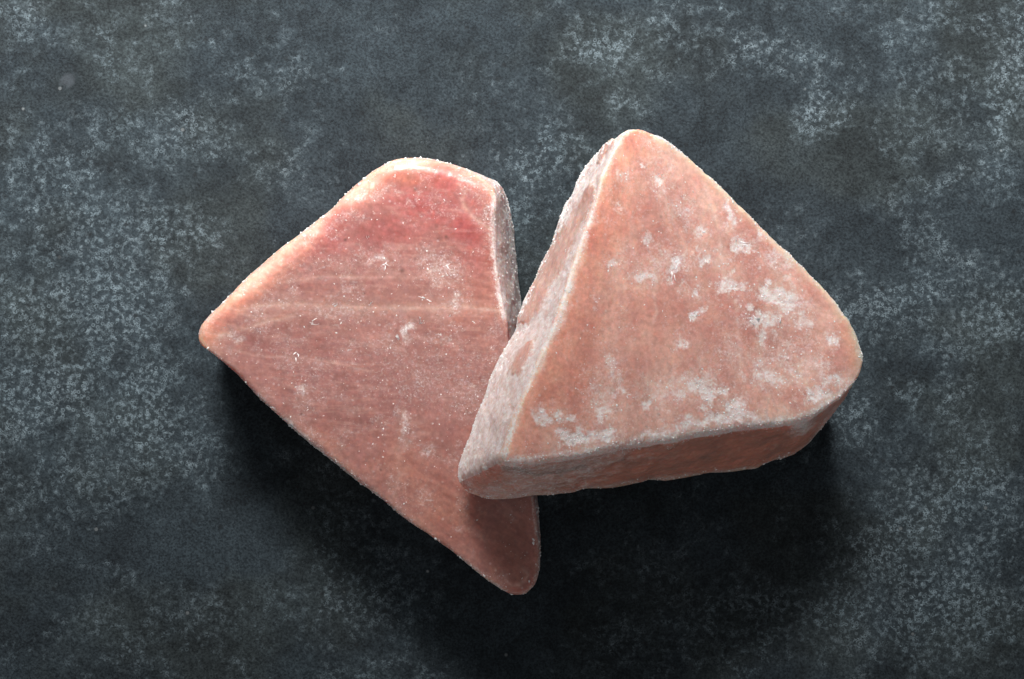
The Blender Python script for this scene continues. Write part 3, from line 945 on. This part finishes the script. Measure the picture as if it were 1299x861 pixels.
        ff = np.maximum(ff, blobs(hx, hy, [(1018, 541, 18, 11, -30, 1.2), (1048, 520, 14, 5, -30, .5), (800, 580, 60, 5, -8, .5), (625, 615, 20, 8, 10, .2)]))
        ff = ff * (1 - 0.5 * np.exp(-(polyline_dist(wx, wy, [(602, 612), (636, 602)]) / 11) ** 2))
        rim = polyline_dist(X, Y, B_RIM[11:24])
        ff = np.maximum(ff, 0.55 * np.exp(-(rim / 3.0) ** 2))
        # dark crease line in the front wall, drawn in the colour
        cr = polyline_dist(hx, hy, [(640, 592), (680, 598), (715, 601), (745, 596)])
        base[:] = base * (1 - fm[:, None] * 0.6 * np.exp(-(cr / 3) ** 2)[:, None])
        fr = np.where(front, ff * (0.7 + 0.6 * fbm(P, 0.002, 3, 455)), fr)
        fr = np.where(wall & ~left & ~front, 0.5, fr)
        for (x, y, r_) in [(838, 275, 2), (836, 526, 2), (820, 541, 1.6), (926, 247, 1.5)]:
            over(lin(96, 56, 48), 0.7 * np.exp(-(((X - x) / r_) ** 2 + ((Y - y) / r_) ** 2)))
        disp += (f1 - 0.5) * 0.0003 * (prt <= 1)
        disp += lm * ((wn - 0.5) * 0.0009 - 0.0004 * bare) + fm * (wn - 0.5) * 0.0011
        disp += 0.0004 * np.exp(-(du / 6) ** 2) * (fbm(P, 0.004, 3, 457) - 0.5) * 2
        return base, fr, disp

    def grow(root, Q, N, X, Y, prt, frost, dA):
        top = (prt <= 1).astype(float)
        w1 = dA * top * (0.02 + frost ** 2.2)
        rimd = polyline_dist(X, Y, B_RIM[1:14])
        w2 = dA * ((prt == 2) | (prt == 3)) * np.exp(-(rimd / 4.0) ** 2)
        rd2 = polyline_dist(X, Y, B_TOP[16:34])
        w3 = dA * (prt <= 2) * np.exp(-(rd2 / 6.0) ** 2)
        w4 = dA * (prt == 2) * (X < 800) * (rimd < 70) * frost
        r5 = polyline_dist(X, Y, B_RIM[13:23])
        w5 = dA * ((prt == 2) | (prt == 3)) * np.exp(-(r5 / 3.0) ** 2)
        r6 = polyline_dist(X, Y, B_TOP[2:13])
        w6 = dA * (prt <= 2) * np.exp(-(r6 / 4.0) ** 2)
        stuff_part('frost_grains', root, [crystals(5000, Q, N, w1, 0.00010, 0.00062, 11),
                                          crystals(1500, Q, N, w2, 0.0002, 0.0009, 12),
                                          crystals(1300, Q, N, w3, 0.00012, 0.0006, 13),
                                          crystals(1200, Q, N, w4, 0.00015, 0.0006, 14),
                                          crystals(500, Q, N, w5, 0.0002, 0.0008, 15),
                                          crystals(500, Q, N, w6, 0.0002, 0.0008, 16)], M_ICE)
        small_parts(root, Q, N, X, Y, prt,
                    [(884, 398, 16), (876, 404, 12), (855, 345, 14), (862, 330, 12), (895, 330, 12), (932, 366, 12), (950, 404, 14), (912, 352, 12),
                     (865, 375, 12), (940, 310, 14), (962, 408, 14), (980, 404, 12), (990, 412, 12), (728, 560, 12), (722, 566, 14), (770, 556, 12),
                     (855, 424, 10), (848, 260, 9), (866, 250, 9), (880, 244, 9), (795, 500, 10), (1050, 430, 10)],
                    [(820, 209, 11), (974, 371, 26), (990, 368, 14), (937, 308, 16), (926, 364, 16), (735, 553, 30), (716, 551, 18), (757, 553, 18),
                     (817, 349, 18), (822, 304, 13), (837, 224, 16), (891, 297, 14), (1070, 479, 7), (1082, 479, 5), (971, 519, 6), (1024, 425, 6),
                     (897, 331, 12), (1040, 500, 16), (916, 492, 14), (886, 484, 22), (932, 514, 18), (816, 514, 10), (881, 399, 12), (803, 427, 5)], 700)
        # a ragged rim of clear ice on the upper edge
        ri = polyline_dist(X, Y, [(838, 171), (852, 178), (864, 187), (876, 196)])
        stuff_part('ice_rim', root, [crystals(260, Q, N, dA * (prt <= 2) * np.exp(-(ri / 3.5) ** 2), 0.0004, 0.0015, 17, 0.6)], M_CLEAR)

    return piece('frozen_fish_piece', 'thick wedge of pale salmon-pink frozen fish with white frost patches, leaning on the other piece',
                 T, B, ct, cb, r_top, 0.0012, 0.0006, paint, (cb[0], cb[1], max(lowz, 0)), grow, (0.22, lin(232, 208, 200), np.array([1.04, 1.03, 1.02])))


build_leaning_piece()
